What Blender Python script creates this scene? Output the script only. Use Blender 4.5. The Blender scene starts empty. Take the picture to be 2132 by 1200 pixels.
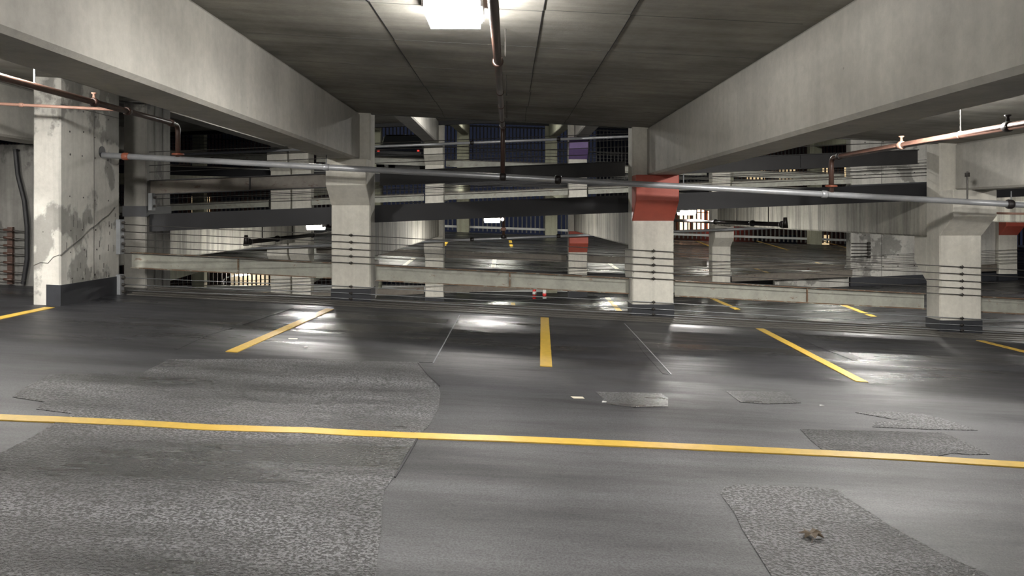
import bpy, bmesh, math, random
from mathutils import Vector, Matrix
random.seed(7)
S = bpy.context.scene
COL = S.collection

# ------------------------------------------------------------------ camera, sky, exposure
cam = bpy.data.cameras.new('camera')
cam.sensor_width = 36.0
cam.lens = 36.0 * 1600 / 2132
cam.shift_x = 6 / 2132
cam.shift_y = -154 / 2132
cam.clip_end = 300
co = bpy.data.objects.new('camera', cam)
COL.objects.link(co)
co.location = (0, 0, 1.5)
co.rotation_euler = (math.radians(90), 0, 0)
S.camera = co
S.view_settings.view_transform = 'Standard'
S.view_settings.look = 'None'
S.view_settings.exposure = 2.08
S.view_settings.gamma = 1.0
S.view_settings.use_curve_mapping = False
W = bpy.data.worlds.new('night_sky')
S.world = W
W.use_nodes = True
bg = W.node_tree.nodes['Background']
bg.inputs['Color'].default_value = (0.45, 0.55, 1.0, 1)
bg.inputs['Strength'].default_value = 0.0060
LAMP_A = 120.0     # lens emission, side bays of the near row
LAMP_M = 68.0      # lens emission, the middle lamp, set dimmer
LAMP_B = 110.0      # lens emission, bays beyond
LAMP_C = 85.0

# ------------------------------------------------------------------ the garage: floors as planes
SA, SB = -0.052, 0.040
def zA(x, y=0): return SA * x
def zceil(x, y=0): return 2.97 + SA * x
def zB(l):
    return lambda x, y=0: -1.38 + 3.10 * l + SB * x
def zC(l):
    return lambda x, y=26.1: -0.40 + 3.10 * l + 0.0525 * (y - 26.1) - (0.035 if l >= 0 else 0.0) * x - (.10 if l < 0 else 0)
GRID = {k: -2.5 + 4.78 * k for k in range(-5, 7)}

# ------------------------------------------------------------------ materials
MATS = {}
def nt(name):
    m = bpy.data.materials.new(name); m.use_nodes = True
    t = m.node_tree
    b = t.nodes['Principled BSDF']
    return m, t, b
def N(t, typ, **kw):
    n = t.nodes.new(typ)
    for k, v in kw.items(): setattr(n, k, v)
    return n
def pos(t, scale=(1, 1, 1)):
    g = N(t, 'ShaderNodeNewGeometry')
    mp = N(t, 'ShaderNodeMapping')
    mp.inputs['Scale'].default_value = scale
    t.links.new(g.outputs['Position'], mp.inputs['Vector'])
    return mp.outputs['Vector']
def noise(t, vec, scale, detail=4, rough=.55):
    n = N(t, 'ShaderNodeTexNoise')
    n.inputs['Scale'].default_value = scale
    n.inputs['Detail'].default_value = detail
    n.inputs['Roughness'].default_value = rough
    t.links.new(vec, n.inputs['Vector'])
    return n.outputs['Fac']
def ramp(t, fac, stops):
    r = N(t, 'ShaderNodeValToRGB')
    e = r.color_ramp.elements
    while len(e) < len(stops): e.new(.5)
    for i, (p, c) in enumerate(stops):
        e[i].position = p
        e[i].color = (c, c, c, 1) if not isinstance(c, tuple) else (*c, 1)
    t.links.new(fac, r.inputs['Fac'])
    return r.outputs['Color']
def mix(t, a, b, fac=1.0, mode='MULTIPLY'):
    m = N(t, 'ShaderNodeMix', data_type='RGBA', blend_type=mode)
    for s, v in ((m.inputs[6], a), (m.inputs[7], b), (m.inputs[0], fac)):
        if isinstance(v, (tuple, float, int)):
            s.default_value = (*v, 1) if isinstance(v, tuple) else v
        else: t.links.new(v, s)
    return m.outputs[2]
def bump(t, b, h, dist, strength=1.0):
    n = N(t, 'ShaderNodeBump')
    n.inputs['Distance'].default_value = dist
    n.inputs['Strength'].default_value = strength
    t.links.new(h, n.inputs['Height'])
    t.links.new(n.outputs['Normal'], b.inputs['Normal'])

def concrete(name, col, streak=.25, blotch=.3, pits=True, boards=None, rough=.85, stain=0):
    m, t, b = nt(name)
    p = pos(t)
    big = ramp(t, noise(t, p, .9, 6, .6), [(.3, 1 - blotch), (.62, 1.0)])
    fine = ramp(t, noise(t, p, 14, 5, .7), [(.25, .86), (.7, 1.04)])
    c = mix(t, col, big); c = mix(t, c, fine)
    if streak:
        st = ramp(t, noise(t, pos(t, (3.2, 3.2, .22)), 1.6, 5, .6), [(.36, 1 - streak), (.56, 1.0)])
        c = mix(t, c, st)
    if boards:
        bd = ramp(t, noise(t, pos(t, boards), 1.5, 5, .65), [(.3, .70), (.62, 1.05)])
        c = mix(t, c, bd)
    if stain:      # damp patches with a clear rim
        c = mix(t, c, ramp(t, noise(t, pos(t, (1, 1, .8)), 1.1, 9, .6), [(.42, 1 - stain), (.455, 1.0)]))
    if pits:
        v = N(t, 'ShaderNodeTexVoronoi'); v.inputs['Scale'].default_value = 5.5
        t.links.new(p, v.inputs['Vector'])
        keep = ramp(t, noise(t, p, 1.3, 2), [(.50, 0.0), (.56, 1.0)])
        dot = ramp(t, v.outputs['Distance'], [(.035, 0.30), (.055, 1.0)])
        c = mix(t, c, mix(t, (1.0, 1.0, 1.0), dot, keep, 'MIX'))
    t.links.new(c, b.inputs['Base Color'])
    b.inputs['Roughness'].default_value = rough
    bump(t, b, noise(t, p, 40, 6, .7), .004, .6)
    MATS[name] = m
    return m

def paint(name, col, rough=.5, wear=.2, metal=0.0, rust=None, rust_at=.62, scale=6, spec=None):
    m, t, b = nt(name)
    p = pos(t)
    c = mix(t, col, ramp(t, noise(t, p, scale, 6, .65), [(.3, 1 - wear), (.65, 1.0)]))
    if rust:
        f = ramp(t, noise(t, pos(t, (1, 1, 2.2)), 4.5, 8, .75), [(rust_at, 0.0), (rust_at + .06, 1.0)])
        c = mix(t, c, rust, f, 'MIX')
    t.links.new(c, b.inputs['Base Color'])
    b.inputs['Roughness'].default_value = rough
    b.inputs['Metallic'].default_value = metal
    if spec is not None: b.inputs['Specular IOR Level'].default_value = spec
    bump(t, b, noise(t, p, 60, 4), .002, .4)
    MATS[name] = m
    return m

def asphalt(name, col, coarse=0.0, r0=.25, r1=.6, blot=.55, spec=.30, wet=False):
    m, t, b = nt(name)
    p = pos(t)
    str_ = noise(t, pos(t, (.22, 1.5, 1)), 1.25, 6, .62)
    fine = noise(t, p, 95, 4, .7)
    big = noise(t, pos(t, (.5, 1, 1)), .55, 3, .5)
    c = mix(t, col, ramp(t, str_, [(.36, 1 - blot), (.62, 1.0)]))
    c = mix(t, c, ramp(t, big, [(.35, .78), (.65, 1.1)]))
    c = mix(t, c, ramp(t, fine, [(.36, .55), (.64, 1.38)]))
    if coarse:
        v = N(t, 'ShaderNodeTexVoronoi'); v.inputs['Scale'].default_value = 95
        t.links.new(p, v.inputs['Vector'])
        n2 = noise(t, p, 60, 3, .6)
        c = mix(t, c, ramp(t, n2, [(.46, .22), (.56, 1.8)]))
        bump(t, b, n2, .03, coarse)
    else:
        bump(t, b, mix(t, noise(t, pos(t, (.5, 1, 1)), 9, 5, .6), fine, .5, 'MIX'), .008, .7)
    rr = ramp(t, noise(t, pos(t, (.18, 1.1, 1)), 1.7, 5, .6), [(.38, r0), (.60, r1)])
    if wet:      # the deck is wet towards the open slab edge and dries towards the aisle
        g = N(t, 'ShaderNodeSeparateXYZ'); t.links.new(p, g.inputs[0])
        wob = N(t, 'ShaderNodeMath', operation='MULTIPLY_ADD'); t.links.new(str_, wob.inputs[0]); wob.inputs[1].default_value = 5.0; t.links.new(g.outputs['Y'], wob.inputs[2])
        mr = N(t, 'ShaderNodeMapRange', interpolation_type='SMOOTHSTEP'); t.links.new(wob.outputs[0], mr.inputs['Value'])
        mr.inputs['From Min'].default_value = 7.2; mr.inputs['From Max'].default_value = 11.2
        W_ = mr.outputs['Result']
        c = mix(t, c, mix(t, c, (.36, .36, .38)), W_, 'MIX')
        rr = mix(t, ramp(t, str_, [(.3, .62), (.7, .46)]), rr, W_, 'MIX')
    t.links.new(c, b.inputs['Base Color'])
    t.links.new(rr, b.inputs['Roughness'])
    b.inputs['Specular IOR Level'].default_value = spec
    MATS[name] = m
    return m

concrete('concrete_light', (.50, .485, .44), .09, .26)
concrete('concrete_column', (.70, .675, .60), .12, .2)
concrete('concrete_stained', (.54, .52, .45), .5, .30)
concrete('concrete_wall', (.56, .545, .50), .2, .3, stain=.5)
concrete('concrete_rear_shaded', (.26, .25, .225), .2, .4, stain=.55)  # wall concrete with its shadow put into a darker base colour, stains on top
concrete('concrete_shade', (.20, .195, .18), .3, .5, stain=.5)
concrete('concrete_ceiling', (.36, .344, .306), 0, .5, False, (.35, 3.0, 1))
concrete('concrete_dark', (.13, .125, .115), .25, .4)
concrete('concrete_strip', (.085, .078, .068), 0, .35, False, (.3, 7.0, 1), .6)
concrete('concrete_far', (.42, .42, .33), .2, .2, False)
paint('edge_black', (.011, .011, .014), .6, .35, scale=3)
paint('base_black', (.025, .027, .033), .5, .35, rust=(.12, .12, .12), rust_at=.66)
paint('red_paint', (.50, .105, .07), .5, .15)
paint('purple_paint', (.16, .10, .26), .5, .15)
paint('rail_paint', (.36, .36, .31), .5, .3, rust=(.15, .075, .04), rust_at=.60)
paint('rail_brown', (.16, .14, .115), .55, .3, rust=(.08, .05, .035), rust_at=.58)
paint('rail_shaded', (.028, .027, .028), .6, .3)  # rail seen from its unlit side: the shade is put into the colour
paint('rail_flange', (.20, .12, .07), .6, .4, rust=(.30, .29, .24), rust_at=.52)
paint('galvanised', (.45, .46, .48), .34, .2, metal=.35)
paint('rusty_pipe', (.075, .04, .03), .36, .35, scale=9, rust=(.16, .09, .065), rust_at=.60)
paint('pink_pipe', (.42, .24, .18), .5, .3)
paint('dark_pipe', (.018, .014, .014), .45, .3)
paint('fitting_red', (.30, .09, .05), .45, .3)
paint('cable_steel', (.085, .08, .075), .45, .3, metal=.3)
paint('cable_bright', (.30, .31, .32), .4, .3, metal=.5)
paint('clamp_steel', (.05, .045, .04), .5, .3, metal=.3)
paint('anchor_grey', (.22, .23, .24), .5, .25)
paint('yellow_line', (.55, .36, .055), .42, .22, scale=14, rust=(.16, .12, .05), rust_at=.66)
paint('white_line', (.62, .58, .46), .42, .25, scale=12, rust=(.14, .13, .1), rust_at=.66)
paint('white_paint', (.62, .63, .64), .5, .12)
paint('lamp_housing', (.62, .62, .62), .4, .1)
paint('lamp_guard', (.16, .15, .16), .4, .1)
paint('bar_black', (.012, .012, .014), .6, .2)
paint('bar_grey', (.10, .10, .095), .6, .2)
paint('beige_wall', (.55, .47, .34), .7, .15, scale=2)
paint('brick', (.16, .09, .06), .8, .3)
paint('stone_dark', (.05, .05, .055), .8, .3)
paint('car_body', (.02, .022, .03), .25, .05)
paint('car_glass', (.06, .065, .07), .08, .02)
paint('rubber', (.01, .01, .01), .8, .1)
paint('bollard_red', (.55, .03, .03), .4, .1)
paint('leaf_brown', (.12, .09, .06), .7, .5, scale=60)
paint('litter', (.5, .5, .48), .7, .1)
paint('blue_sheet', (.03, .06, .2), .5, .3)
asphalt('asphalt', (.088, .088, .093), blot=.62, r0=.22, r1=.55, spec=.30, wet=True)
asphalt('asphalt_coarse', (.118, .118, .123), coarse=1.0, r0=.26, r1=.46, blot=.85, spec=.55)
asphalt('asphalt_patch', (.04, .04, .043), r0=.3, r1=.6)
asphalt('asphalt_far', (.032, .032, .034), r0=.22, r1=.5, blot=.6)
def emit(name, col, s):
    m, t, b = nt(name)
    b.inputs['Base Color'].default_value = (*col, 1)
    b.inputs['Emission Color'].default_value = (*col, 1)
    b.inputs['Emission Strength'].default_value = s
    MATS[name] = m
emit('lens_a', (1, .97, .92), LAMP_A)
emit('lens_m', (1, .97, .92), LAMP_M)
emit('lens_w', (1, .92, .8), 26)
emit('lens_b', (1, .97, .92), LAMP_B)
emit('lens_c', (1, .97, .86), LAMP_C)
emit('window_glow', (1, .75, .42), .16)
emit('tail_light', (1, .06, .04), .12)
emit('sign_red', (1, .12, .14), 1.6)
emit('backdrop_glow', (1, .55, .32), .9)

# ------------------------------------------------------------------ geometry helpers
class MB:
    def __init__(s): s.v = []; s.f = []
    def add(s, v, f):
        n = len(s.v)
        s.v += [tuple(a) for a in v]
        s.f += [tuple(i + n for i in q) for q in f]
        return s
    def hexa(s, p):          # 4 bottom corners (ccw), then 4 top corners
        return s.add(p, [(3, 2, 1, 0), (4, 5, 6, 7), (0, 1, 5, 4), (1, 2, 6, 5), (2, 3, 7, 6), (3, 0, 4, 7)])
    def box(s, x0, x1, y0, y1, z0, z1):
        """z0, z1: numbers or functions of (x, y)"""
        f0 = z0 if callable(z0) else (lambda x, y: z0)
        f1 = z1 if callable(z1) else (lambda x, y: z1)
        c = [(x0, y0), (x1, y0), (x1, y1), (x0, y1)]
        return s.hexa([(x, y, f0(x, y)) for x, y in c] + [(x, y, f1(x, y)) for x, y in c])
    def prism(s, prof, a, b):
        """prof: points; a, b: functions that place a profile point at either end"""
        n = len(prof)
        v = [a(*p) for p in prof] + [b(*p) for p in prof]
        f = [tuple(range(n))[::-1], tuple(range(n, 2 * n))]
        f += [(i, (i + 1) % n, n + (i + 1) % n, n + i) for i in range(n)]
        return s.add(v, f)
    def tube(s, pts, r, n=10):
        P = [Vector(p) for p in pts]
        rings = []
        up = None
        for i, p in enumerate(P):
            d = (P[min(i + 1, len(P) - 1)] - P[max(i - 1, 0)]).normalized()
            if up is None:
                up = Vector((0, 0, 1)) if abs(d.z) < .9 else Vector((0, 1, 0))
            u = (up - d * up.dot(d)).normalized(); w = d.cross(u); up = u
            rr = r[i] if isinstance(r, (list, tuple)) else r
            rings.append([p + (u * math.cos(2 * math.pi * k / n) + w * math.sin(2 * math.pi * k / n)) * rr for k in range(n)])
        v = [q for ring in rings for q in ring]
        f = [(i * n + k, i * n + (k + 1) % n, (i + 1) * n + (k + 1) % n, (i + 1) * n + k)
             for i in range(len(P) - 1) for k in range(n)]
        f += [tuple(range(n))[::-1], tuple((len(P) - 1) * n + k for k in range(n))]
        return s.add(v, f)

def arc(p0, c, p1, n=5):      # elbow: quadratic bend
    p0, c, p1 = Vector(p0), Vector(c), Vector(p1)
    return [tuple((1 - t) ** 2 * p0 + 2 * t * (1 - t) * c + t * t * p1) for t in [i / n for i in range(n + 1)]]

def wloc(o):
    v = Vector((0, 0, 0))
    while o: v += o.location; o = o.parent
    return v
def build(name, g, mat, parent=None, smooth=False, bev=0, **props):
    xs = [v[0] for v in g.v]; ys = [v[1] for v in g.v]; zs = [v[2] for v in g.v]
    c = Vector(((min(xs) + max(xs)) / 2, (min(ys) + max(ys)) / 2, min(zs)))
    me = bpy.data.meshes.new(name)
    me.from_pydata([tuple(Vector(v) - c) for v in g.v], [], g.f)
    bm = bmesh.new(); bm.from_mesh(me); bmesh.ops.recalc_face_normals(bm, faces=bm.faces); bm.to_mesh(me); bm.free()
    me.materials.append(MATS[mat])
    if smooth:
        for p in me.polygons: p.use_smooth = len(p.vertices) == 4
    o = bpy.data.objects.new(name, me); COL.objects.link(o)
    if parent: o.parent = parent; o.location = c - wloc(parent)
    else: o.location = c
    if bev:
        b = o.modifiers.new('bevel', 'BEVEL'); b.width = bev; b.segments = 1; b.limit_method = 'ANGLE'
    for k, v in props.items(): o[k] = v
    return o
def thing(name, loc, label, cat, group=None):
    o = bpy.data.objects.new(name, None); COL.objects.link(o)
    o.location = loc; o.empty_display_size = .1
    tag(o, label, cat, group)
    return o
def tag(o, label, cat, group=None):
    o['label'] = label; o['category'] = cat
    if group: o['group'] = group
    return o
def struct(name, g, mat, parent=None, **k):
    o = build(name, g, mat, parent, **k)
    if not parent: o['kind'] = 'structure'
    return o
def copy_tree(src, loc, label, cat, group):
    r = src.copy(); COL.objects.link(r); r.location = loc; tag(r, label, cat, group)
    for ch in list(src.children):
        c = ch.copy(); COL.objects.link(c); c.parent = r
        for gch in list(ch.children):
            d = gch.copy(); COL.objects.link(d); d.parent = c
    return r
def poly_slab(pts, zf, t):
    """closed outline on a floor plane, t thick, standing a little proud of it"""
    bm = bmesh.new()
    vs = [bm.verts.new((x, y, zf(x, y) + t)) for x, y in pts]
    f = bm.faces.new(vs)
    ex = bmesh.ops.extrude_face_region(bm, geom=[f])
    for e in ex['geom']:
        if isinstance(e, bmesh.types.BMVert): e.co.z -= t + .012
    bmesh.ops.triangulate(bm, faces=[q for q in bm.faces if len(q.verts) > 4])
    bm.verts.index_update()
    g = MB(); g.v = [tuple(v.co) for v in bm.verts]; g.f = [tuple(v.index for v in q.verts) for q in bm.faces]
    bm.free()
    return g
def floor_at(px, py, c0=0.0, sx=SA, sy=0.0, y0=0.0):
    """survey helper: where a sight line of the photograph meets the floor z = c0 + sx*x + sy*(y-y0)"""
    u, w = (px - 1060) / 1600, (446 - py) / 1600
    Y = (c0 - sy * y0 - 1.5) / (w - sx * u - sy)
    return (u * Y, Y)

# ------------------------------------------------------------------ near bay: floor, ceiling
floor = struct('floor', MB().box(-15, 15, -8, 12.40, lambda x, y: zA(x) - .18, zA), 'asphalt')
build('edge_strip', MB().box(-5.7, 15, 11.45, 12.40, lambda x, y: zA(x) - .01, lambda x, y: zA(x) + .012), 'concrete_strip', floor, label='bare brownish concrete strip along the slab edge')
for i, (y, h) in enumerate(((11.62, .010), (11.86, .016), (12.12, .016), (12.34, .02))):
    build('drip_ridge', MB().box(-5.7, 15, y, y + .05, lambda x, yy: zA(x) + .0, lambda x, yy, h=h: zA(x) + .012 + h), 'concrete_strip', floor)

def line_on(parent, pts_px, w, mat, name, zf=zA, plane=(0.0, SA, 0.0, 0.0), t=.003, zo=.0):
    pts = [floor_at(px, py, *plane) for px, py in pts_px]
    L, R = [], []
    for i, (x, y) in enumerate(pts):
        a = Vector(pts[max(i - 1, 0)]); b = Vector(pts[min(i + 1, len(pts) - 1)])
        d = (b - a).normalized(); n = Vector((-d.y, d.x)) * w / 2
        L.append((x + n.x, y + n.y)); R.append((x - n.x, y - n.y))
    return build(name, poly_slab(L + R[::-1], lambda x, y: zf(x, y) + zo, t), mat, parent)

# coarse repairs in the asphalt
PATCH = [
    [(350, 750), (560, 748), (872, 755), (890, 780), (912, 802), (917, 820), (913, 850), (895, 885), (870, 910), (845, 950), (820, 995), (800, 1022), (795, 1060), (794, 1110), (786, 1160), (780, 1240), (-120, 1240), (-120, 1010), (0, 945), (60, 915), (120, 878), (148, 862), (75, 853), (92, 838), (25, 828), (60, 803), (105, 780), (296, 778)],
    [(1506, 1017), (1540, 1010), (1596, 1012), (1700, 1017), (1741, 1020), (1765, 1040), (1806, 1065), (1850, 1095), (1896, 1120), (1960, 1155), (2040, 1190), (2120, 1240), (1625, 1240), (1606, 1200), (1575, 1150), (1546, 1105), (1530, 1070), (1500, 1030)],
    [(1666, 895), (1800, 898), (1966, 902), (2010, 922), (2061, 947), (2020, 948), (1981, 945), (1950, 952), (1916, 957), (1820, 952), (1721, 945), (1690, 920)],
    [(1781, 860), (1850, 858), (1916, 862), (1970, 875), (2036, 897), (1930, 895), (1816, 890), (1818, 880), (1870, 876)],
    [(1241, 817), (1376, 820), (1391, 830), (1391, 848), (1320, 849), (1266, 843)],
    [(1511, 815), (1631, 817), (1652, 830), (1668, 840), (1600, 842), (1541, 838)],
]
for p in PATCH:
    build('asphalt_patch', poly_slab([floor_at(*q) for q in p], zA, .004), 'asphalt_coarse', floor)
for p in ([(940, 656), (957, 657), (925, 715), (902, 756), (865, 755), (880, 752), (895, 725)],
          [(1298, 674), (1305, 674), (1348, 722), (1372, 752), (1392, 780), (1380, 779), (1340, 735)],
          [(1640, 690), (1662, 690), (1720, 715), (1790, 745), (1780, 752), (1700, 722)],
          [(600, 640), (612, 642), (520, 672), (430, 700), (370, 728), (362, 727), (450, 690)]):
    build('sealed_trench', poly_slab([floor_at(*q) for q in p], zA, .003), 'asphalt_patch', floor, label='narrow dark strip of sealed asphalt')
# cracks and seams
for pts in ([(1300, 674), (1350, 728), (1398, 781)], [(957, 657), (925, 715), (902, 757)], [(870, 757), (890, 782), (915, 805)],
            [(870, 912), (848, 952), (822, 995)]):
    line_on(floor, pts, .012, 'anchor_grey' if pts[0][0] > 880 else 'bar_black', 'seam', t=.006)
# yellow bay markings
line_on(floor, [(-260, 862), (0, 871), (130, 876), (300, 884), (430, 892), (560, 896), (640, 898), (720, 903), (860, 909), (1066, 916), (1300, 926), (1560, 938), (1730, 946), (1900, 955), (2132, 970), (2300, 980)], .125, 'yellow_line', 'lane_line', zo=.005, t=.003)
for a, b in (((687, 644), (482, 734)), ((1134, 662), (1137, 764)), ((1582, 685), (1795, 796)), ((2040, 710), (2300, 775)), ((104, 641), (-200, 705))):
    line_on(floor, [a, ((a[0] + b[0]) / 2, (a[1] + b[1]) / 2), b], .12, 'yellow_line', 'bay_line', zo=.004)
# paint smears and scraps left on the floor
for x, y in ((1204, 829), (610, 706)):
    fx, fy = floor_at(x, y)
    build('paint_smear', poly_slab([(fx - .04, fy - .03), (fx + .05, fy - .015), (fx + .04, fy + .04), (fx - .06, fy + .03)], zA, .003), 'white_line', floor)

ceil = struct('ceiling', MB().box(-15, 15, -8, 12.10, zceil, lambda x, y: zceil(x) + .16), 'concrete_ceiling')
build('slab_edge', MB().box(-15, 15, 12.10, 12.16, lambda x, y: zceil(x) - .01, lambda x, y: zceil(x) + .2), 'concrete_dark', ceil)
for x in (-1.0, .25, .87):                          # formwork joints left proud under the slab
    for y0 in [4.28 + 1.22 * i for i in range(-8, 7)]:
        y1 = min(y0 + 1.215, 12.08)
        dx = random.uniform(-.012, .012)
        build('form_seam', MB().box(x + dx - .003, x + dx + .003, y0, y1, lambda a, b: zceil(a) - .004, lambda a, b: zceil(a) + .01), 'bar_black', ceil)
for i in range(0, 7):
    y = 4.28 + 1.22 * i
    for x0, x1 in ((-2.3, -1.0), (-1.0, .25), (.25, .87), (.87, 2.1)):
        dy = random.uniform(-.02, .02)
        build('form_seam', MB().box(x0, x1, y + dy - .004, y + dy + .004, lambda a, b: zceil(a) - .0015, lambda a, b: zceil(a) + .01), 'bar_grey', ceil)

def girder(x0, x1, y0, y1, zt, zb, mat, label, group):
    o = build('concrete_girder', MB().box(x0, x1, y0, y1, zb, zt), mat, bev=.03)
    return tag(o, label, 'beam', group)
ga = 'girders over the near bay'
girder(-7.50, -7.05, -8, 12.06, zceil, lambda x, y: 2.97 - SA * 7.05 - .75, 'concrete_light', 'concrete girder at far left edge, half hidden behind the tall pier', ga)
girder(-2.80, -2.34, -8, 12.06, zceil, lambda x, y: 2.345, 'concrete_light', 'large pale concrete girder overhead on the left, above the left column', ga)
girder(2.16, 2.62, -8, 12.06, zceil, lambda x, y: 2.10, 'concrete_light', 'large pale concrete girder overhead on the right, above the red-topped column', ga)
girder(6.99, 7.43, -8, 12.06, zceil, lambda x, y: 1.87, 'concrete_light', 'pale concrete girder at far right edge, resting on the rightmost near column', ga)

# ------------------------------------------------------------------ columns
def column(x0, x1, y, z0, z1, mat, label, group, front=(), back=(), bases=(), d=.40, cut=()):
    """front: (top z, material) corbels toward the viewer; back: corbels away; bases: (floor z, lowest z)"""
    cx = (x0 + x1) / 2
    t = thing('concrete_column', (cx, y + d / 2, z0), label, 'column', group)
    build('shaft', MB().box(x0, x1, y, y + d, z0, z1), mat, t, bev=.02)
    for zt, mt in front:
        e = .002
        prof = [(0.02, zt), (-.37, zt), (-.37, zt - .40), (0, zt - .71), (.02, zt - .71)]
        build('corbel', MB().prism(prof, lambda a, b: (x0 - e, y + a, b), lambda a, b: (x1 + e, y + a, b)), mt, t, bev=.012,
              **({'label': mt.split('_')[0] + ' painted corbel'} if 'paint' in mt else {}))
    for zt, mt in back:
        prof = [(-.02, zt), (.37, zt), (.37, zt - .40), (0, zt - .71), (-.02, zt - .71)]
        build('corbel', MB().prism(prof, lambda a, b: (x0, y + d + a, b), lambda a, b: (x1, y + d + a, b)), mt, t, bev=.012)
    for zf, zl in bases:
        build('painted_base', MB().box(x0 - .006, x1 + .006, y - .006, y + d + .006, zl, zf), 'base_black', t, label='black painted foot')
    return t
gn = 'columns of the near row'
for k, (x0, x1, lab) in {0: (-2.79, -2.175, 'pale concrete column left of centre, carrying the left girder'),
                         1: (1.93, 2.585, 'pale concrete column with a red painted top, right of centre'),
                         2: (6.76, 7.42, 'pale concrete column at right with sloping unpainted bracket')}.items():
    xc = (x0 + x1) / 2
    gb = {-1: 2.585, 0: 2.345, 1: 2.10, 2: 1.87}[k]
    b1 = zB(1)(xc) - .88
    column(x0, x1, 12.06, -4, 6.3, 'concrete_column', lab, gn,
           front=[(gb, 'red_paint' if k == 1 else 'concrete_column')],
           back=[(b1, 'concrete_column'), (b1 + 3.1, 'concrete_column')],
           bases=[(zA(xc) + .20, zA(xc) - .15)])

# ------------------------------------------------------------------ pier and shear walls, left
wl = struct('wall_left', MB().box(-6.20, -5.84, 10.0, 11.52, -.2, 3.45), 'concrete_wall', bev=.02)
build('painted_base', MB().box(-6.02, -5.83, 9.992, 11.53, lambda x, y: zA(x) - .1, lambda x, y: zA(x) + .27), 'base_black', wl, label='black painted band at the foot')
g = MB()
for yy in (10.24, 10.54, 10.86, 11.2):
    for zz in (.62, .98, 1.30, 1.72, 2.30, 2.60, 2.9):
        y2, z2 = yy + random.uniform(-.03, .03), zz + random.uniform(-.03, .03)
        g.tube([(-5.842, y2, z2), (-5.836, y2, z2)], random.uniform(.010, .017), 7)
build('tie_hole', g, 'clamp_steel', wl, kind='stuff')
g = MB()
for _ in range(26):
    y2 = random.uniform(10.1, 11.4); z2 = random.uniform(.5, 1.5); h = random.uniform(.03, .1)
    g.box(-5.842, -5.836, y2, y2 + .012, z2, z2 + h)
build('spall_mark', g, 'concrete_dark', wl, kind='stuff')
# diagonal crack across the side face and round onto the front
cr = [(-5.838, 10.0 + .17 * i, .98 + .075 * i + random.uniform(-.025, .025)) for i in range(9)]
build('crack', MB().tube(cr, .006, 4), 'concrete_dark', wl)
build('crack', MB().tube([(-6.19, 9.998, .83), (-6.1, 9.998, .87), (-6.0, 9.998, .86), (-5.93, 9.998, .94), (-5.85, 9.998, .97)], .005, 4), 'concrete_dark', wl)
build('form_seam', MB().box(-5.842, -5.834, 10.80, 10.808, .6, 3.1), 'concrete_dark', wl)
build('form_seam', MB().box(-5.842, -5.834, 10.0, 11.5, 2.93, 2.938), 'concrete_dark', wl)
build('pipe_hole', MB().tube([(-5.845, 11.02, 2.39), (-5.832, 11.02, 2.39)], .085, 16), 'bar_black', wl)
wl2 = struct('wall_left_rear', MB().box(-6.25, -5.88, 12.45, 13.35, -3, 6.2), 'concrete_rear_shaded', bev=.02)
for l in (0, 1, 2):
    z = zB(l)(-6)
    build('painted_base', MB().box(-6.26, -5.87, 12.44, 13.36, z - .02, z + .15), 'base_black', wl2)
for yy in (12.75, 13.05):
    build('form_seam', MB().box(-5.885, -5.874, yy, yy + .008, -1, 5), 'concrete_dark', wl2)
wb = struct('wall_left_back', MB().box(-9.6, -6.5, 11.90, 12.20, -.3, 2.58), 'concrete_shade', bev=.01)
build('conduit', MB().tube([(-7.62, 11.86, 2.5), (-7.58, 11.86, 2.1), (-7.48, 11.86, 1.7), (-7.44, 11.86, 1.3), (-7.44, 11.86, .8), (-7.5, 11.86, .42)], .035, 8), 'bar_black', wb)
struct('wall_left_end', MB().box(-9.9, -9.6, 2, 12.4, -.3, 3.4), 'concrete_wall')

# ------------------------------------------------------------------ bays beyond: decks and girders
FY0, FY1 = 12.62, 25.60
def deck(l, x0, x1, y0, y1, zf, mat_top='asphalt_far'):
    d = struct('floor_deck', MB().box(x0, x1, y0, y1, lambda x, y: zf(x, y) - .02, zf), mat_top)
    build('soffit', MB().box(x0, x1, y0, y1, lambda x, y: zf(x, y) - .15, lambda x, y: zf(x, y) - .021), 'concrete_ceiling', d)
    for a, b in ((y0 - .12, y0 + .06), (y1 - .06, y1 + .12)):
        build('edge_beam', MB().box(x0, x1, a, b, lambda x, y: zf(x, y) - .27, lambda x, y: zf(x, y) + .012), 'edge_black', d, label='black painted slab edge')
    return d
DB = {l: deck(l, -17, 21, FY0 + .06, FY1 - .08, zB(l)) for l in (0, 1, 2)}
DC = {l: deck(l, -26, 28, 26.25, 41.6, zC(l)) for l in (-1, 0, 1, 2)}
pos_word = {-3: 'at the far left', -2: 'left, third bay over', -1: 'left, second bay over', 0: 'left of centre', 1: 'right of centre', 2: 'right', 3: 'at the far right', 4: 'at the outermost right'}
for l in (1, 2):
    for k in range(-2, 4):
        xc = GRID[k]
        x0, x1 = (xc - .29, xc + .16) if k < 1 else (xc - .12, xc + .34)
        zt = zB(l)
        xf = x1 if k < 1 else x0
        zb_ = zB(l)(xf) - .88
        girder(x0, x1, 12.46, 25.6, lambda x, y: zt(x) - .14, lambda x, y: zb_, 'concrete_stained' if l == 1 else 'concrete_light',
               'water-stained concrete girder of the lower bay beyond, %s' % pos_word[k] if l == 1 else 'upper concrete girder of the bay beyond, %s' % pos_word[k], 'girders of the middle bay')
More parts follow.
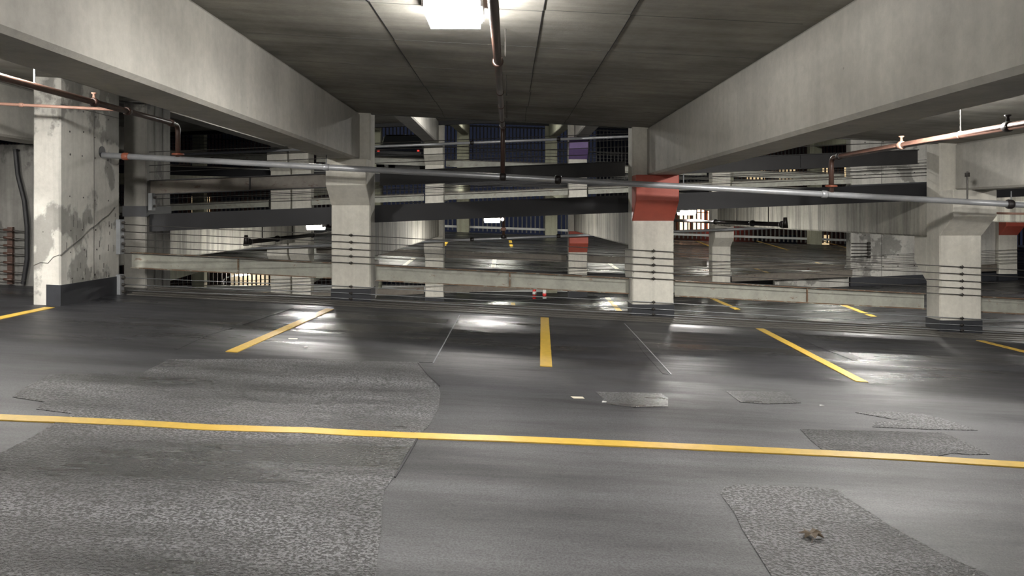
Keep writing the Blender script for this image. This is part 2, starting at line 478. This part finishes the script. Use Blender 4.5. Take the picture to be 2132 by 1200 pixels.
for l in (0, 1, 2):
    for k in range(-3, 5):
        xc = GRID[k] + .1
        girder(xc - .22, xc + .22, 26.0, 41.6, lambda x, y: zC(l)(x, y) - .14, lambda x, y: zC(l)(xc, y) - .88, 'concrete_far',
               'distant %s girder of the sloping rear bay, %s' % (('lower', 'middle', 'upper')[l], pos_word[k]), 'girders of the rear bay')

# second row of columns
g2 = 'columns of the second row'
lab2 = {-2: 'second-row concrete column far left behind the rear wall', 0: 'second-row pale column seen left of centre, banded by cables', 1: 'second-row column with red and purple painted brackets', 2: 'second-row grey column seen between the two right near columns', 4: 'far right second-row column with red top'}
def row2(k, x0, x1, lab):
    xc = (x0 + x1) / 2
    fr = []
    for l in (1, 2):
        zz = zB(l)(xc) - .88
        fr.append((zz, ('red_paint' if l == 1 else 'purple_paint') if k in (1, 4) else 'concrete_column'))
    column(x0, x1, 25.60, -5, 8.5, 'concrete_column', lab, g2, front=fr, bases=[(zB(0)(xc) + .22, zB(0)(xc) - .3)], d=.42)
for k in (0, 1, 2, 4):
    row2(k, GRID[k] - .30, GRID[k] + .32, lab2[k])
row2(-2, -12.4, -11.75, lab2[-2])
row2(-1, -7.95, -7.30, 'left one of the twin second-row columns at the expansion joint')
row2(-1, -7.24, -6.60, 'right one of the twin second-row columns at the expansion joint')
# third row, rear facade
for k in range(-4, 6):
    x = GRID[k]
    o = build('concrete_column', MB().box(x - .33, x + .33, 41.6, 42.05, -5, 9), 'concrete_far', bev=.02)
    tag(o, 'distant rear-row concrete column, %s' % {-4: 'outermost left', 5: 'outermost right'}.get(k, pos_word.get(k, '')), 'column', 'columns of the rear row')
# frontal wall panels at right in the second row
wr = struct('wall_right', MB().box(11.42, 14.12, 25.70, 26.05, -2, 8.5), 'concrete_wall', bev=.02)
for l in (0, 1):
    build('painted_base', MB().box(11.41, 14.13, 25.69, 26.06, lambda x, y: zB(l)(x) - .25, lambda x, y: zB(l)(x) + .3), 'base_black', wr)
g = MB()
for l in (0, 1):
    for xx in (11.9, 12.5, 13.0, 13.55):
        for zz in (.62, 1.0, 1.7):
            g.tube([(xx, 25.69, zB(l)(xx) + zz), (xx, 25.696, zB(l)(xx) + zz)], .022, 6)
build('tie_hole', g, 'clamp_steel', wr, kind='stuff')
build('form_seam', MB().box(12.45, 12.462, 25.692, 25.70, -1, 6), 'concrete_dark', wr)
for i in range(5):      # cable ends bolted to the panel
    z = .52 - i * .11
    build('cable_end', MB().tube([(11.42, 25.64, z), (11.95, 25.64, z)], .014, 6), 'clamp_steel', wr)
    build('anchor_nut', MB().tube([(11.95, 25.64, z), (12.05, 25.64, z)], .045, 8), 'clamp_steel', wr)
kb = build('low_wall', MB().box(8.9, 11.38, 25.72, 25.95, -1.2, lambda x, y: -.52 + .04 * (x - 9)), 'concrete_wall', bev=.02)
tag(kb, 'low grey concrete upstand left of the pale wall panel at right', 'wall')
wr2 = struct('wall_right_end', MB().box(15.55, 16.28, 25.70, 26.05, -2, 8.5), 'concrete_wall', bev=.02)
build('painted_base', MB().box(15.54, 16.29, 25.69, 26.06, -1.5, -.40), 'base_black', wr2)

# ------------------------------------------------------------------ guard rails and cables
def rail(x0, x1, y, zf, h0, h1, mat, label, group, flange='rail_flange'):
    """steel channel bolted between columns; open side away from the viewer"""
    t = thing('guard_rail', ((x0 + x1) / 2, y, zf((x0 + x1) / 2, y) + h0), label, 'guard rail', group)
    f = lambda h: (lambda x, yy: zf(x, yy) + h)
    build('web', MB().box(x0, x1, y, y + .012, f(h0), f(h1)), mat, t)
    build('flange', MB().box(x0, x1, y - .045, y + .06, f(h1 - .004), f(h1 + .010)), flange, t)
    build('flange', MB().box(x0, x1, y - .045, y + .06, f(h0 - .010), f(h0 + .004)), flange, t)
    if x1 - x0 > 3:
        xm = x0 + (x1 - x0) * .53
        build('splice_plate', MB().box(xm - .012, xm + .012, y - .02, y, f(h0 + .01), f(h1 - .01)), flange, t)
    return t
gr = 'rusty guard rails of the near row'
for x0, x1, lab in ((-6.0, -2.80, 'rusty grey steel guard rail left of the left column, below the cables'),
                    (-2.12, 1.90, 'rusty grey steel guard rail between the left column and red-topped column'),
                    (2.63, 6.60, 'rusty grey steel guard rail between the red-topped and right columns'),
                    (7.50, 13.0, 'rusty grey steel guard rail running off at the right edge')):
    rail(x0, x1, 12.22, zA, .34, .575, 'rail_paint', lab, gr)
gm = 'guard rails on the middle deck'
for x0, x1, mt, lab in ((-5.88, -2.80, 'rail_brown', 'brown steel guard rail at upper left, behind the galvanised pipe'),
                    (-2.12, 1.90, 'rail_shaded', 'dark steel guard rail high between the two centre columns'),
                    (2.63, 6.70, 'rail_shaded', 'dark steel guard rail above the black slab edge, right of red-topped column'),
                    (7.50, 13.0, 'rail_shaded', 'dark steel guard rail high at the right edge')):
    rail(x0, x1, 12.60, zB(1), .34, .56, mt, lab, gm, 'rail_shaded')

def clamp(x, y, z, parent):
    g = MB().tube([(x - .028, y, z), (x + .028, y, z)], .014, 8)
    g.tube([(x + .004, y - .004, z - .028), (x + .004, y - .004, z + .028)], .007, 6)
    build('clamp', g, 'clamp_steel', parent, smooth=True)
def cables(y, zf, heights, x0, x1, r, mat, cols, label, group, ybehind=None, seg=1, flip=None):
    t = thing('cable_barrier', (x0, y, zf(x0, y)), label, 'cable barrier', group)
    for i, h in enumerate(heights):
        m2 = mat if not isinstance(mat, (list, tuple)) else mat[i % len(mat)]
        yy = y
        pts = [(x0, yy - (.40 if flip else 0), zf(x0, y) + h)]
        for c in cols:
            for q in (c - .33, c + .33):
                pts.append((q, yy, zf(q, y) + h))
        # slight sag between the columns
        full = [pts[0]]
        for a, b in zip(pts, pts[1:] + [(x1, yy, zf(x1, y) + h)]):
            if b[0] - a[0] > 1.5:
                full.append(((a[0] + b[0]) / 2, (a[1] + b[1]) / 2, (a[2] + b[2]) / 2 - .006))
            full.append(b)
        build('cable', MB().tube(full, r, 6), m2, t, smooth=True)
        for c in cols:
            clamp(c, y, zf(c, y) + h, t)
    return t
HA = (1.04, .93, .82, .71, .605, .235, .13, .045)
cA = cables(12.035, zA, HA, -5.85, 14, .0065, ['cable_steel'] * 5 + ['cable_bright'] * 3, [-2.48, 2.26, 7.09], 'row of steel cables strung across the front of the near columns', 'cable barriers', flip=True)
cables(12.56, zB(1), (1.03, .92, .81, .70, .26, .14), -5.9, 14, .006, 'cable_steel', [], 'steel cables above the black slab edge, strung behind the near columns', 'cable barriers')
# anchor boxes at the left wall
def anchor(y, z0, z1, label, n):
    t = thing('cable_anchor', (-5.82, y - .08, z0), label, 'anchor', 'cable anchor boxes on the left wall')
    build('plate', MB().box(-5.845, -5.78, y - .14, y - .02, z0, z1), 'anchor_grey', t, bev=.004)
    for i in range(n):
        z = z0 + (i + .5) * (z1 - z0) / n
        build('anchor_nut', MB().tube([(-5.78, y - .08, z), (-5.74, y - .08, z)], .022, 8), 'clamp_steel', t)
anchor(11.56, .90, 1.42, 'tall grey steel box holding the upper cables to the left wall', 5)
anchor(11.56, .29, .60, 'short grey steel box near the floor holding lower cables', 3)
anchor(12.58, 1.56, 1.84, 'small grey steel box above the black slab edge at left', 2)
# left side: cables ending on a bracket
t = thing('cable_bracket', (-7.68, 11.8, .4), 'rusty bracket with cable ends on dark wall at left edge', 'bracket')
build('plate', MB().box(-7.74, -7.66, 11.85, 11.90, .42, 1.30), 'rusty_pipe', t)
for i, h in enumerate((.50, .62, .76, .90, 1.02, 1.14, 1.26)):
    build('cable', MB().tube([(-9.5, 11.80, h + .07), (-7.75, 11.80, h), (-7.45, 11.84, h - .03)], .008, 6), 'clamp_steel', t, smooth=True)
    build('anchor_nut', MB().tube([(-7.76, 11.80, h), (-7.62, 11.80, h - .01)], .020, 8), 'rusty_pipe', t, smooth=True)

# second-row barriers
def far_barrier(y, zf, nm, x0=-17, x1=21, mt='rail_brown', hs=(1.03, .92, .81, .70, .60)):
    segs = [(-16, -12.5), (-11.7, -8.0), (-6.55, -2.83), (-2.15, 1.95), (2.63, 6.72), (7.4, 11.4), (14.2, 16.2)]
    wds = ['outermost left', 'second from the left', 'left of centre', 'in the middle', 'right of centre', 'second from the right', 'outermost right']
    for (a, b), w_ in zip(segs, wds):
        t = thing('guard_rail', ((a + b) / 2, y, zf((a + b) / 2, y) + .34), '%s guard rail in the second row, %s' % (nm, w_), 'guard rail', 'guard rails of the second row')
        build('web', MB().box(a, b, y, y + .05, lambda x, yy: zf(x, yy) + .34, lambda x, yy: zf(x, yy) + .57), mt, t)
        build('flange', MB().box(a, b, y - .03, y, lambda x, yy: zf(x, yy) + .555, lambda x, yy: zf(x, yy) + .572), 'rail_brown', t)
    cables(y - .05, zf, hs, x0, x1, .008, 'cable_steel', [], 'thin steel cables above the %s guard rail in the second row' % nm, 'cable barriers')
far_barrier(25.52, zB(0), 'lower brown', mt='rail_brown')
far_barrier(25.52, zB(1), 'upper beige', mt='rail_paint')
far_barrier(26.12, zC(0), 'brown sloping', mt='rail_brown')
far_barrier(26.12, zC(1), 'topmost beige', mt='rail_paint')

# ------------------------------------------------------------------ pipes
def ring(p, d, r, w, parent, mat, name='coupling'):
    p = Vector(p); d = Vector(d).normalized() * w / 2
    build(name, MB().tube([p - d, p - d * .6, p + d * .6, p + d], [r * .85, r, r, r * .85], 14), mat, parent, smooth=True)
def zg(x): return 2.03 - .054 * x
t = thing('galvanised_pipe', (-5.84, 11.02, zg(-5.84)), 'long galvanised steel pipe crossing in front of all near columns', 'pipe')
build('tube', MB().tube([(-5.9, 11.02, zg(-5.9)), (0, 11.02, zg(0)), (6.9, 11.02, zg(6.9)), (12, 11.02, zg(12))], .043, 16), 'galvanised', t, smooth=True)
for x, mt, r in ((-5.50, 'fitting_red', .056), (-2.62, 'galvanised', .05), (-.09, 'dark_pipe', .060), (.70, 'dark_pipe', .066), (4.52, 'galvanised', .056), (7.18, 'dark_pipe', .068)):
    ring((x, 11.02, zg(x)), (1, 0, -.054), r, .09, t, mt)
for x in (-2.62, 2.5, 7.2):
    build('hanger_rod', MB().tube([(x, 11.02, zg(x) + .04), (x, 11.02, zg(x) + .19)], .008, 6), 'anchor_grey', t)
build('hanger_rod', MB().tube([(6.57, 11.02, zg(6.57) + .03), (6.57, 11.02, zg(6.57) + .44)], .011, 6), 'clamp_steel', t)
build('hanger_clip', MB().box(6.55, 6.59, 10.99, 11.05, zg(6.57) + .36, zg(6.57) + .42), 'clamp_steel', t)
t2 = thing('brown_pipe', (-.093, 5, 2.75), 'rust-brown sprinkler pipe down the middle of the ceiling, bending down', 'pipe', 'rust-brown sprinkler pipes')
pz = 2.75
build('tube', MB().tube([(-.093, -7, pz), (-.093, 5, pz), (-.093, 10.9, pz)] + arc((-.093, 10.92, pz), (-.093, 11.02, pz), (-.093, 11.02, pz - .1)) + [(-.093, 11.02, zg(0) + .03)], .033, 14), 'rusty_pipe', t2, smooth=True)
for y in (6.3, 7.9, 8.9, 10.2, 10.86): ring((-.093, y, pz), (0, 1, 0), .048 if y in (6.3, 10.86) else .040, .07, t2, 'rusty_pipe')
for y in (6.1, 8.1, 10.0):
    build('hanger_rod', MB().tube([(-.03, y, pz - .0), (-.03, y, pz + .24)], .006, 6), 'clamp_steel', t2)
t3 = thing('brown_pipe', (4.62, 7, 2.31), 'rust-brown sprinkler pipe at right, elbow dropping to the galvanised pipe', 'pipe', 'rust-brown sprinkler pipes')
build('tube', MB().tube([(4.62, -7, 2.31), (4.62, 5, 2.31), (4.62, 10.9, 2.31)] + arc((4.62, 10.9, 2.31), (4.62, 11.02, 2.31), (4.62, 11.02, 2.19)) + [(4.62, 11.02, zg(4.62) + .03)], .036, 14), 'rusty_pipe', t3, smooth=True)
for y in (9.05, 7.12, 10.75): ring((4.62, y, 2.31), (0, 1, 0), .05, .08, t3, 'pink_pipe' if y == 9.05 else 'dark_pipe')
ring((4.62, 11.02, 1.90), (0, 0, 1), .085, .03, t3, 'fitting_red', 'flange')
for y in (9.05, 7.12):
    build('sprinkler_head', MB().tube([(4.62, y, 2.35), (4.62, y, 2.40), (4.62, y, 2.41), (4.62, y, 2.42)], [.02, .012, .03, .03], 10), 'pink_pipe' if y == 9.05 else 'dark_pipe', t3, smooth=True)
build('hanger_rod', MB().tube([(4.62, 7.86, 2.35), (4.62, 7.86, 2.73)], .007, 6), 'clamp_steel', t3)
ring((4.62, 7.86, 2.31), (0, 1, 0), .043, .02, t3, 'pink_pipe', 'hanger_ring')
PX, PZ = -4.75, 2.78
t4 = thing('brown_pipe', (PX, 7, PZ), 'rust-brown sprinkler pipe running past the tall left pier', 'pipe', 'rust-brown sprinkler pipes')
build('tube', MB().tube([(PX, -7, PZ), (PX, 5, PZ), (PX, 10.9, PZ)] + arc((PX, 10.92, PZ), (PX, 11.02, PZ), (PX, 11.02, PZ - .1)) + [(PX, 11.02, zg(PX) + .03)], .036, 14), 'rusty_pipe', t4, smooth=True)
for y in (8.79, 9.56, 10.8): ring((PX, y, PZ), (0, 1, 0), .052, .08, t4, 'rusty_pipe')
ring((PX, 11.02, zg(PX) + .07), (0, 0, 1), .085, .03, t4, 'fitting_red', 'flange')
build('sprinkler_head', MB().tube([(PX, 8.79, PZ + .03), (PX, 8.79, PZ + .09), (PX, 8.79, PZ + .10), (PX, 8.79, PZ + .11)], [.02, .012, .03, .03], 10), 'pink_pipe', t4, smooth=True)
build('hanger_rod', MB().tube([(PX, 7.69, PZ + .03), (PX, 7.69, 3.21)], .008, 6), 'anchor_grey', t4)
t5 = thing('branch_pipe', (-6, 9.45, 2.84), 'thin pinkish branch pipe across the left bay joining the sprinkler pipe', 'pipe')
build('tube', MB().tube([(-9.5, 9.45, 3.02), (-6.23, 9.45, 2.855), (PX, 9.45, PZ)], .019, 10), 'pink_pipe', t5, smooth=True)
ring((-6.0, 9.45, 2.843), (1, 0, -.05), .027, .05, t5, 'pink_pipe')
t6 = thing('branch_pipe', (7.6, 12.0, 1.5), 'short pale branch pipe with valve beside the right column head', 'pipe')
build('tube', MB().tube([(7.62, 12.4, 1.52), (9.5, 12.4, 1.48)], .018, 10), 'pink_pipe', t6, smooth=True)
build('valve', MB().tube([(7.62, 12.4, 1.50), (7.62, 12.4, 1.56), (7.62, 12.4, 1.62)], [.035, .03, .02], 10), 'white_paint', t6, smooth=True)
# middle bay
for x, z, lab in ((4.62, 1.325, 'dark sprinkler pipe with end cap hanging beyond the right columns'), (-4.4, 1.03, 'dark sprinkler pipe hanging beyond the left guard rail')):
    t = thing('dark_pipe', (x, 18, z), lab, 'pipe', 'sprinkler pipes of the middle bay')
    build('tube', MB().tube([(x, 12.9, z), (x, 19, z), (x, 25, z)], .04, 12), 'dark_pipe', t, smooth=True)
    for y in (13.0, 14.6, 17.2): ring((x, y, z), (0, 1, 0), .06, .09, t, 'dark_pipe')
    build('end_cap', MB().tube([(x, 12.86, z - .06), (x, 12.86, z + .12)], [.05, .03], 10), 'dark_pipe', t, smooth=True)
    for y in (13.7, 15.6):
        build('hanger_rod', MB().tube([(x, y, z + .03), (x, y, zB(1)(x) - .14)], .009, 6), 'dark_pipe', t)
tp = thing('dark_pipe', (-.18, 24.6, 1.0), 'short drop pipe beside the central far lamp', 'pipe', 'sprinkler pipes of the middle bay')
build('tube', MB().tube([(-.18, 20.6, 1.36), (-.18, 24.0, 1.36), (-.18, 24.4, 1.32), (-.18, 24.6, 1.1), (-.18, 24.6, .72)], .05, 10), 'rusty_pipe', tp, smooth=True)
build('hanger_rod', MB().tube([(-.18, 22.5, 1.4), (-.18, 22.5, 1.57)], .01, 6), 'dark_pipe', tp)
ring((-.18, 24.6, 1.02), (0, 0, 1), .085, .1, tp, 'pink_pipe'); ring((-.18, 24.6, .78), (0, 0, 1), .09, .1, tp, 'dark_pipe')
for l, lab in ((1, 'lower thin galvanised pipe along the second row, rising right'), (2, 'upper thin galvanised pipe along the second row, rising right')):
    z0 = {1: .72, 2: 3.86}[l]
    t = thing('galvanised_pipe', (0, 24.9, z0), lab, 'pipe', 'galvanised pipes of the second row')
    build('tube', MB().tube([(-16, 24.9, z0 - 16 * SB), (0, 24.9, z0), (18, 24.9, z0 + 18 * SB)], .045, 12), 'galvanised', t, smooth=True)
    for x in (-1.2, 1.6): ring((x, 24.9, z0 + SB * x), (1, 0, SB), .07, .12, t, 'dark_pipe')

# ------------------------------------------------------------------ lamps
def make_lamp(lens, label, group, loc, dz=.17):
    x, y, z = loc                      # z: underside of the slab
    t = thing('ceiling_lamp', loc, label, 'lamp', group)
    w = .19 if dz < .2 else .20
    g = MB().box(x - w, x + w, y - .19, y + .19, z - dz + .10, z)
    build('housing', g, 'lamp_housing', t, bev=.01)
    g = MB().hexa([(x - w + .015, y - .17, z - dz), (x + w - .015, y - .17, z - dz), (x + w - .015, y + .17, z - dz), (x - w + .015, y + .17, z - dz),
                   (x - w + .005, y - .185, z - dz + .10), (x + w - .005, y - .185, z - dz + .10), (x + w - .005, y + .185, z - dz + .10), (x - w + .005, y + .185, z - dz + .10)])
    build('lens', g, lens, t)
    for s in (-1, 1):
        build('bracket', MB().box(x + s * (w + .005) - .008, x + s * (w + .005) + .008, y - .2, y + .2, z - dz + .06, z + .0), 'lamp_guard', t)
    for yy in (-.17, .17):
        build('guard_bar', MB().tube([(x - w, y + yy, z - dz + .045), (x + w, y + yy, z - dz + .045)], .005, 6), 'lamp_guard', t)
    return t
make_lamp('lens_m', 'bright square ceiling lamp beside the central brown pipe', 'lamps of the near bay', (-.38, 5.30, zceil(-.38)))
la = make_lamp('lens_a', 'ceiling lamp over the middle, behind the viewpoint', 'lamps of the near bay', (-.36, -2.5, zceil(-.36)))
for (x, y, lab) in ((-4.9, 7.3, 'ceiling lamp of the bay to the left, outside the picture'), (4.2, 8.0, 'ceiling lamp of the bay to the right, outside the picture'),
                    (-4.9, -2.5, 'ceiling lamp on the left, behind the viewpoint'), (4.5, -2.5, 'ceiling lamp on the right, behind the viewpoint'),
                    (9.3, 5.6, 'ceiling lamp two bays to the right, outside the picture'), (-8.6, 7.0, 'ceiling lamp behind the tall left pier, outside the picture')):
    copy_tree(la, (x, y, zceil(x)), lab, 'lamp', 'lamps of the near bay')
LX = {-9.7: 'outermost left', -4.9: 'left', -.43: 'middle', 4.5: 'right', 9.3: 'second from the right', 14.1: 'outermost right'}
lb = None
for l in (0, 1):
    for x, w_ in LX.items():
        if l == 1 and x < -9: continue
        loc = (x, 19.5, zB(l + 1)(x) - .15); lab = '%s ceiling lamp of the %s middle bay' % (w_, ('lower', 'upper')[l])
        if lb is None: lb = make_lamp('lens_b', lab, 'lamps of the middle bay', loc, .27)
        else: copy_tree(lb, loc, lab, 'lamp', 'lamps of the middle bay')
lc = None
for l in (-1, 0, 1):
    for x, w_ in LX.items():
        loc = (x, 34.5, zC(l + 1)(x, 34.5) - .15); lab = '%s ceiling lamp of the %s rear bay' % (w_, ('lowest', 'middle', 'upper')[l + 1])
        if lc is None: lc = make_lamp('lens_c', lab, 'lamps of the rear bay', loc)
        else: copy_tree(lc, loc, lab, 'lamp', 'lamps of the rear bay')

# ------------------------------------------------------------------ markings on the far floors
pC = (-.40, -.035, .0525, 26.1); pB = (-1.38, SB, 0, 0)
for a, b in (((838, 556), (862, 538)), ((1027, 557), (1030, 539)), ((1286, 561), (1260, 543)), ((1062, 500), (1065, 515)), ((930, 504), (925, 512)),
             ((1450, 502), (1480, 514)), ((1577, 502), (1640, 521)), ((1713, 502), (1775, 520)), ((1536, 547), (1610, 572)), ((1700, 547), (1775, 571))):
    line_on(DC[0], [a, b], .15, 'white_line' if a[1] > 530 and a[0] < 1400 else 'yellow_line', 'bay_line', zf=zC(0), plane=pC, t=.006)
for a, b in (((1068, 629), (1069, 650)), ((1264, 620), (1292, 650)), ((1470, 616), (1536, 645)), ((860, 632), (830, 650)), ((1740, 630), (1820, 660))):
    line_on(DB[0], [a, b], .14, 'yellow_line', 'bay_line', zf=zB(0), plane=pB, t=.006)

# ------------------------------------------------------------------ rear facade: bar screens, outside
names = {-1: 'lowest', 0: 'lower middle', 1: 'upper middle', 2: 'topmost'}
for l in (-1, 0, 1):
    t = thing('bar_screen', (0, 42.3, zC(l)(0, 42.3)), '%s screen of upright bars closing the rear facade' % names[l], 'fence', 'bar screens of the rear facade')
    g = MB(); n = 0
    x = -30.0
    while x < 30:
        x += .24 if l < 1 else .20
        g.box(x - .035, x + .035, 42.28, 42.34, zC(l)(x, 42.3) + .05, min(zC(l)(x, 42.3) + 2.95, zC(l + 1)(x, 42.3) - .3))
    build('bar', g, 'bar_grey' if l == 0 else 'bar_black', t, kind='stuff')
    f = zC(l)
    for h0, h1, mt in ((.22, .34, 'white_paint' if l == 0 else 'bar_grey'), (1.5, 1.54, 'bar_black')) + (((2.70, 2.78, 'bar_black'),) if l >= 0 else ()):
        build('cross_rail', MB().box(-30, 30, 42.22, 42.27, lambda x, y: f(x, 42) + h0, lambda x, y: f(x, 42) + h1), mt, t)
for x0, x1, lab in ((-16.2, -12.6, 'beige lit wall behind the lowest bar screen at left'), (9.5, 20, 'beige lit wall behind the lowest bar screen at right')):
    tag(build('garden_wall', MB().box(x0, x1, 44.5, 44.8, -5, -1.0), 'beige_wall'), lab, 'wall', 'garden walls')
for x, lab in ((-15.2, 'small bracket lamp glaring under the left guard rail'), (13.0, 'added bracket lamp behind the lowest screen, lighting the right beige wall')):  # the right-hand lamp is added to light the beige wall there
    t = thing('wall_lamp', (x, 43.3, -5), lab, 'lamp', 'outdoor lamps')
    build('post', MB().tube([(x - .9, 43.3, -5), (x - .9, 43.3, -2.2), (x - .75, 43.3, -2.08), (x, 43.3, -1.92)], .04, 8), 'white_paint', t, smooth=True)
    build('lens', MB().tube([(x, 43.3, -1.9), (x + .55, 43.3, -1.82)], .11, 10), 'lens_w', t)
gnd = struct('ground', MB().box(-120, 120, 42.4, 160, -5.2, -5), 'stone_dark')
g = build('low_wall', MB().box(-30, 30, 42.0, 42.2, lambda x, y: zC(-1)(x, 42), lambda x, y: zC(-1)(x, 42) + .35), 'white_paint')
tag(g, 'low white kerb at the foot of the lowest rear screen', 'kerb')

def building(x0, x1, y, z1, mat, label, cols, rows, wz0, lit):
    t = thing('building', ((x0 + x1) / 2, y, -5), label, 'building', 'buildings across the street')
    build('wall', MB().box(x0, x1, y, y + 10, -5, z1), mat, t)
    build('roof', MB().box(x0 - .3, x1 + .3, y - .3, y + 10.3, z1, z1 + .4), 'stone_dark', t)
    for r in range(rows):
        for c in range(cols):
            xx = x0 + (c + .5) * (x1 - x0) / cols; zz = wz0 + r * 3.2
            w = build('window', MB().box(xx - .75, xx + .75, y - .06, y + .1, zz, zz + 1.7), 'window_glow' if random.random() < lit else 'car_glass', t)
            build('window_sill', MB().box(xx - .85, xx + .85, y - .18, y - .06, zz - .12, zz), 'stone_dark', w)
building(-44, -16, 62, 16, 'brick', 'brick building with lit windows beyond the upper left bars', 11, 6, -2, .35)
building(8, 16, 60, 22, 'stone_dark', 'dark office building beyond the bars right of centre', 5, 7, -3, .2)
building(17, 42, 66, 12, 'brick', 'brick building with lit windows beyond the right bars', 9, 5, -2, .4)
# added glowing shop in place of lit brown trees, and red sign seen through the bars right of the red-topped column
t = thing('lit_backdrop', (14.6, 58, -2), 'added glowing shop front seen through bars right of the red-topped column', 'backdrop')
build('wall', MB().box(12.2, 18.5, 58, 58.6, -5, 3.2), 'brick', t)  # wall of the added shop front
for i in range(3):
    build('window', MB().box(12.8 + i * 1.1, 13.6 + i * 1.1, 57.95, 58.0, .3, 1.9), 'backdrop_glow', t)  # glowing panes added for the warm light behind the bars
t = thing('lit_sign', (15.7, 57.5, .4), 'small glowing red sign below the right far lamp', 'sign')
build('sign_panel', MB().box(15.4, 16.5, 57.3, 57.42, .2, 1.5), 'sign_red', t)
build('post', MB().box(15.9, 16.0, 57.42, 57.52, -5, 1.5), 'bar_grey', t)

# bollards on the lowest rear deck
for x, y, mt, lab in ((1.25, 38, 'bollard_red', 'red bollard on the lowest deck, seen under the middle guard rail'), (1.72, 37.4, 'white_paint', 'white bollard with red band beside the red bollard')):
    zf = zC(-1)(x, y)
    t = thing('bollard', (x, y, zf), lab, 'bollard', 'bollards on the lowest deck')
    build('post', MB().tube([(x, y, zf), (x, y, zf + .85), (x, y, zf + .95)], [.09, .09, .05], 12), mt, t, smooth=True)
    build('band', MB().tube([(x, y, zf + .5), (x, y, zf + .65)], .095, 12), 'white_paint' if mt == 'bollard_red' else 'bollard_red', t, smooth=True)

# parked dark car on the middle rear deck
def car(x, y, zf, label):
    t = thing('car', (x, y, zf), label, 'car')
    def ext(prof, w0, w1, mat, name, par=t):
        return build(name, MB().prism(prof, lambda a, b: (x - w0, y + a, zf + b), lambda a, b: (x + w1, y + a, zf + b)), mat, par, bev=.05)
    ext([(-2.2, .3), (-2.25, .75), (-2.1, .92), (2.0, .88), (2.25, .65), (2.2, .3)], .88, .88, 'car_body', 'body')
    ext([(-1.75, .9), (-1.15, 1.38), (.45, 1.40), (1.1, .9)], .72, .72, 'car_glass', 'cabin')
    ext([(-1.12, 1.37), (-1.05, 1.43), (.4, 1.44), (.45, 1.39)], .66, .66, 'car_body', 'roof')
    for sx in (-1, 1):
        for yy in (-1.35, 1.4):
            build('wheel', MB().tube([(x + sx * .70, y + yy, zf + .32), (x + sx * .90, y + yy, zf + .32)], .32, 18), 'rubber', t, smooth=True)
        build('tail_light', MB().box(x + sx * .72 - .04, x + sx * .72 + .04, y - 2.28, y - 2.2, zf + .69, zf + .75), 'tail_light', t)
    build('bumper', MB().box(x - .85, x + .85, y - 2.32, y - 2.2, zf + .3, zf + .52), 'rubber', t, bev=.03)
car(-4.0, 30.0, zC(1)(-4.0, 30) + .02, 'dark car with small red tail lights on upper deck, left of centre')

# ------------------------------------------------------------------ small things on the near floor
lx, ly = floor_at(1690, 1120)
vs = []
out = [(0, -.045), (.022, -.03), (.05, -.035), (.038, -.01), (.06, .012), (.03, .018), (.022, .045), (0, .032), (-.022, .05), (-.028, .02), (-.062, .018), (-.04, -.008), (-.05, -.034), (-.02, -.03)]
g = MB()
top = [(lx + a * .95, ly + b, zA(lx) + .008 + .018 * abs(math.sin(a * 60)) + .010 * random.random()) for a, b in out]
g.add([(lx, ly, zA(lx) + .022)] + top, [(0, i + 1, (i + 1) % len(out) + 1) for i in range(len(out))])
leaf = build('dry_leaf', g, 'leaf_brown')
so = leaf.modifiers.new('thick', 'SOLIDIFY'); so.thickness = .002
tag(leaf, 'crumpled dry brown leaf on the coarse patch at lower right', 'leaf')
build('stalk', MB().tube([(lx - .01, ly - .04, zA(lx) + .012), (lx - .03, ly - .075, zA(lx) + .006)], .002, 5), 'leaf_brown', leaf)
for (px, py, lab) in ((637, 724, 'tiny white scrap on the floor below the left bay line'), (1258, 838, 'tiny pale scrap near the small central asphalt patch'), (1711, 846, 'pale scrap right of the second small asphalt patch')):
    x, y = floor_at(px, py)
    o = build('paper_scrap', MB().hexa([(x - .02, y - .01, zA(x) + .001), (x + .018, y - .014, zA(x) + .001), (x + .022, y + .012, zA(x) + .001), (x - .015, y + .015, zA(x) + .001),
                                       (x - .018, y - .008, zA(x) + .007), (x + .016, y - .012, zA(x) + .012), (x + .02, y + .010, zA(x) + .006), (x - .013, y + .013, zA(x) + .01)]), 'litter')
    tag(o, lab, 'litter', 'scraps on the near floor')
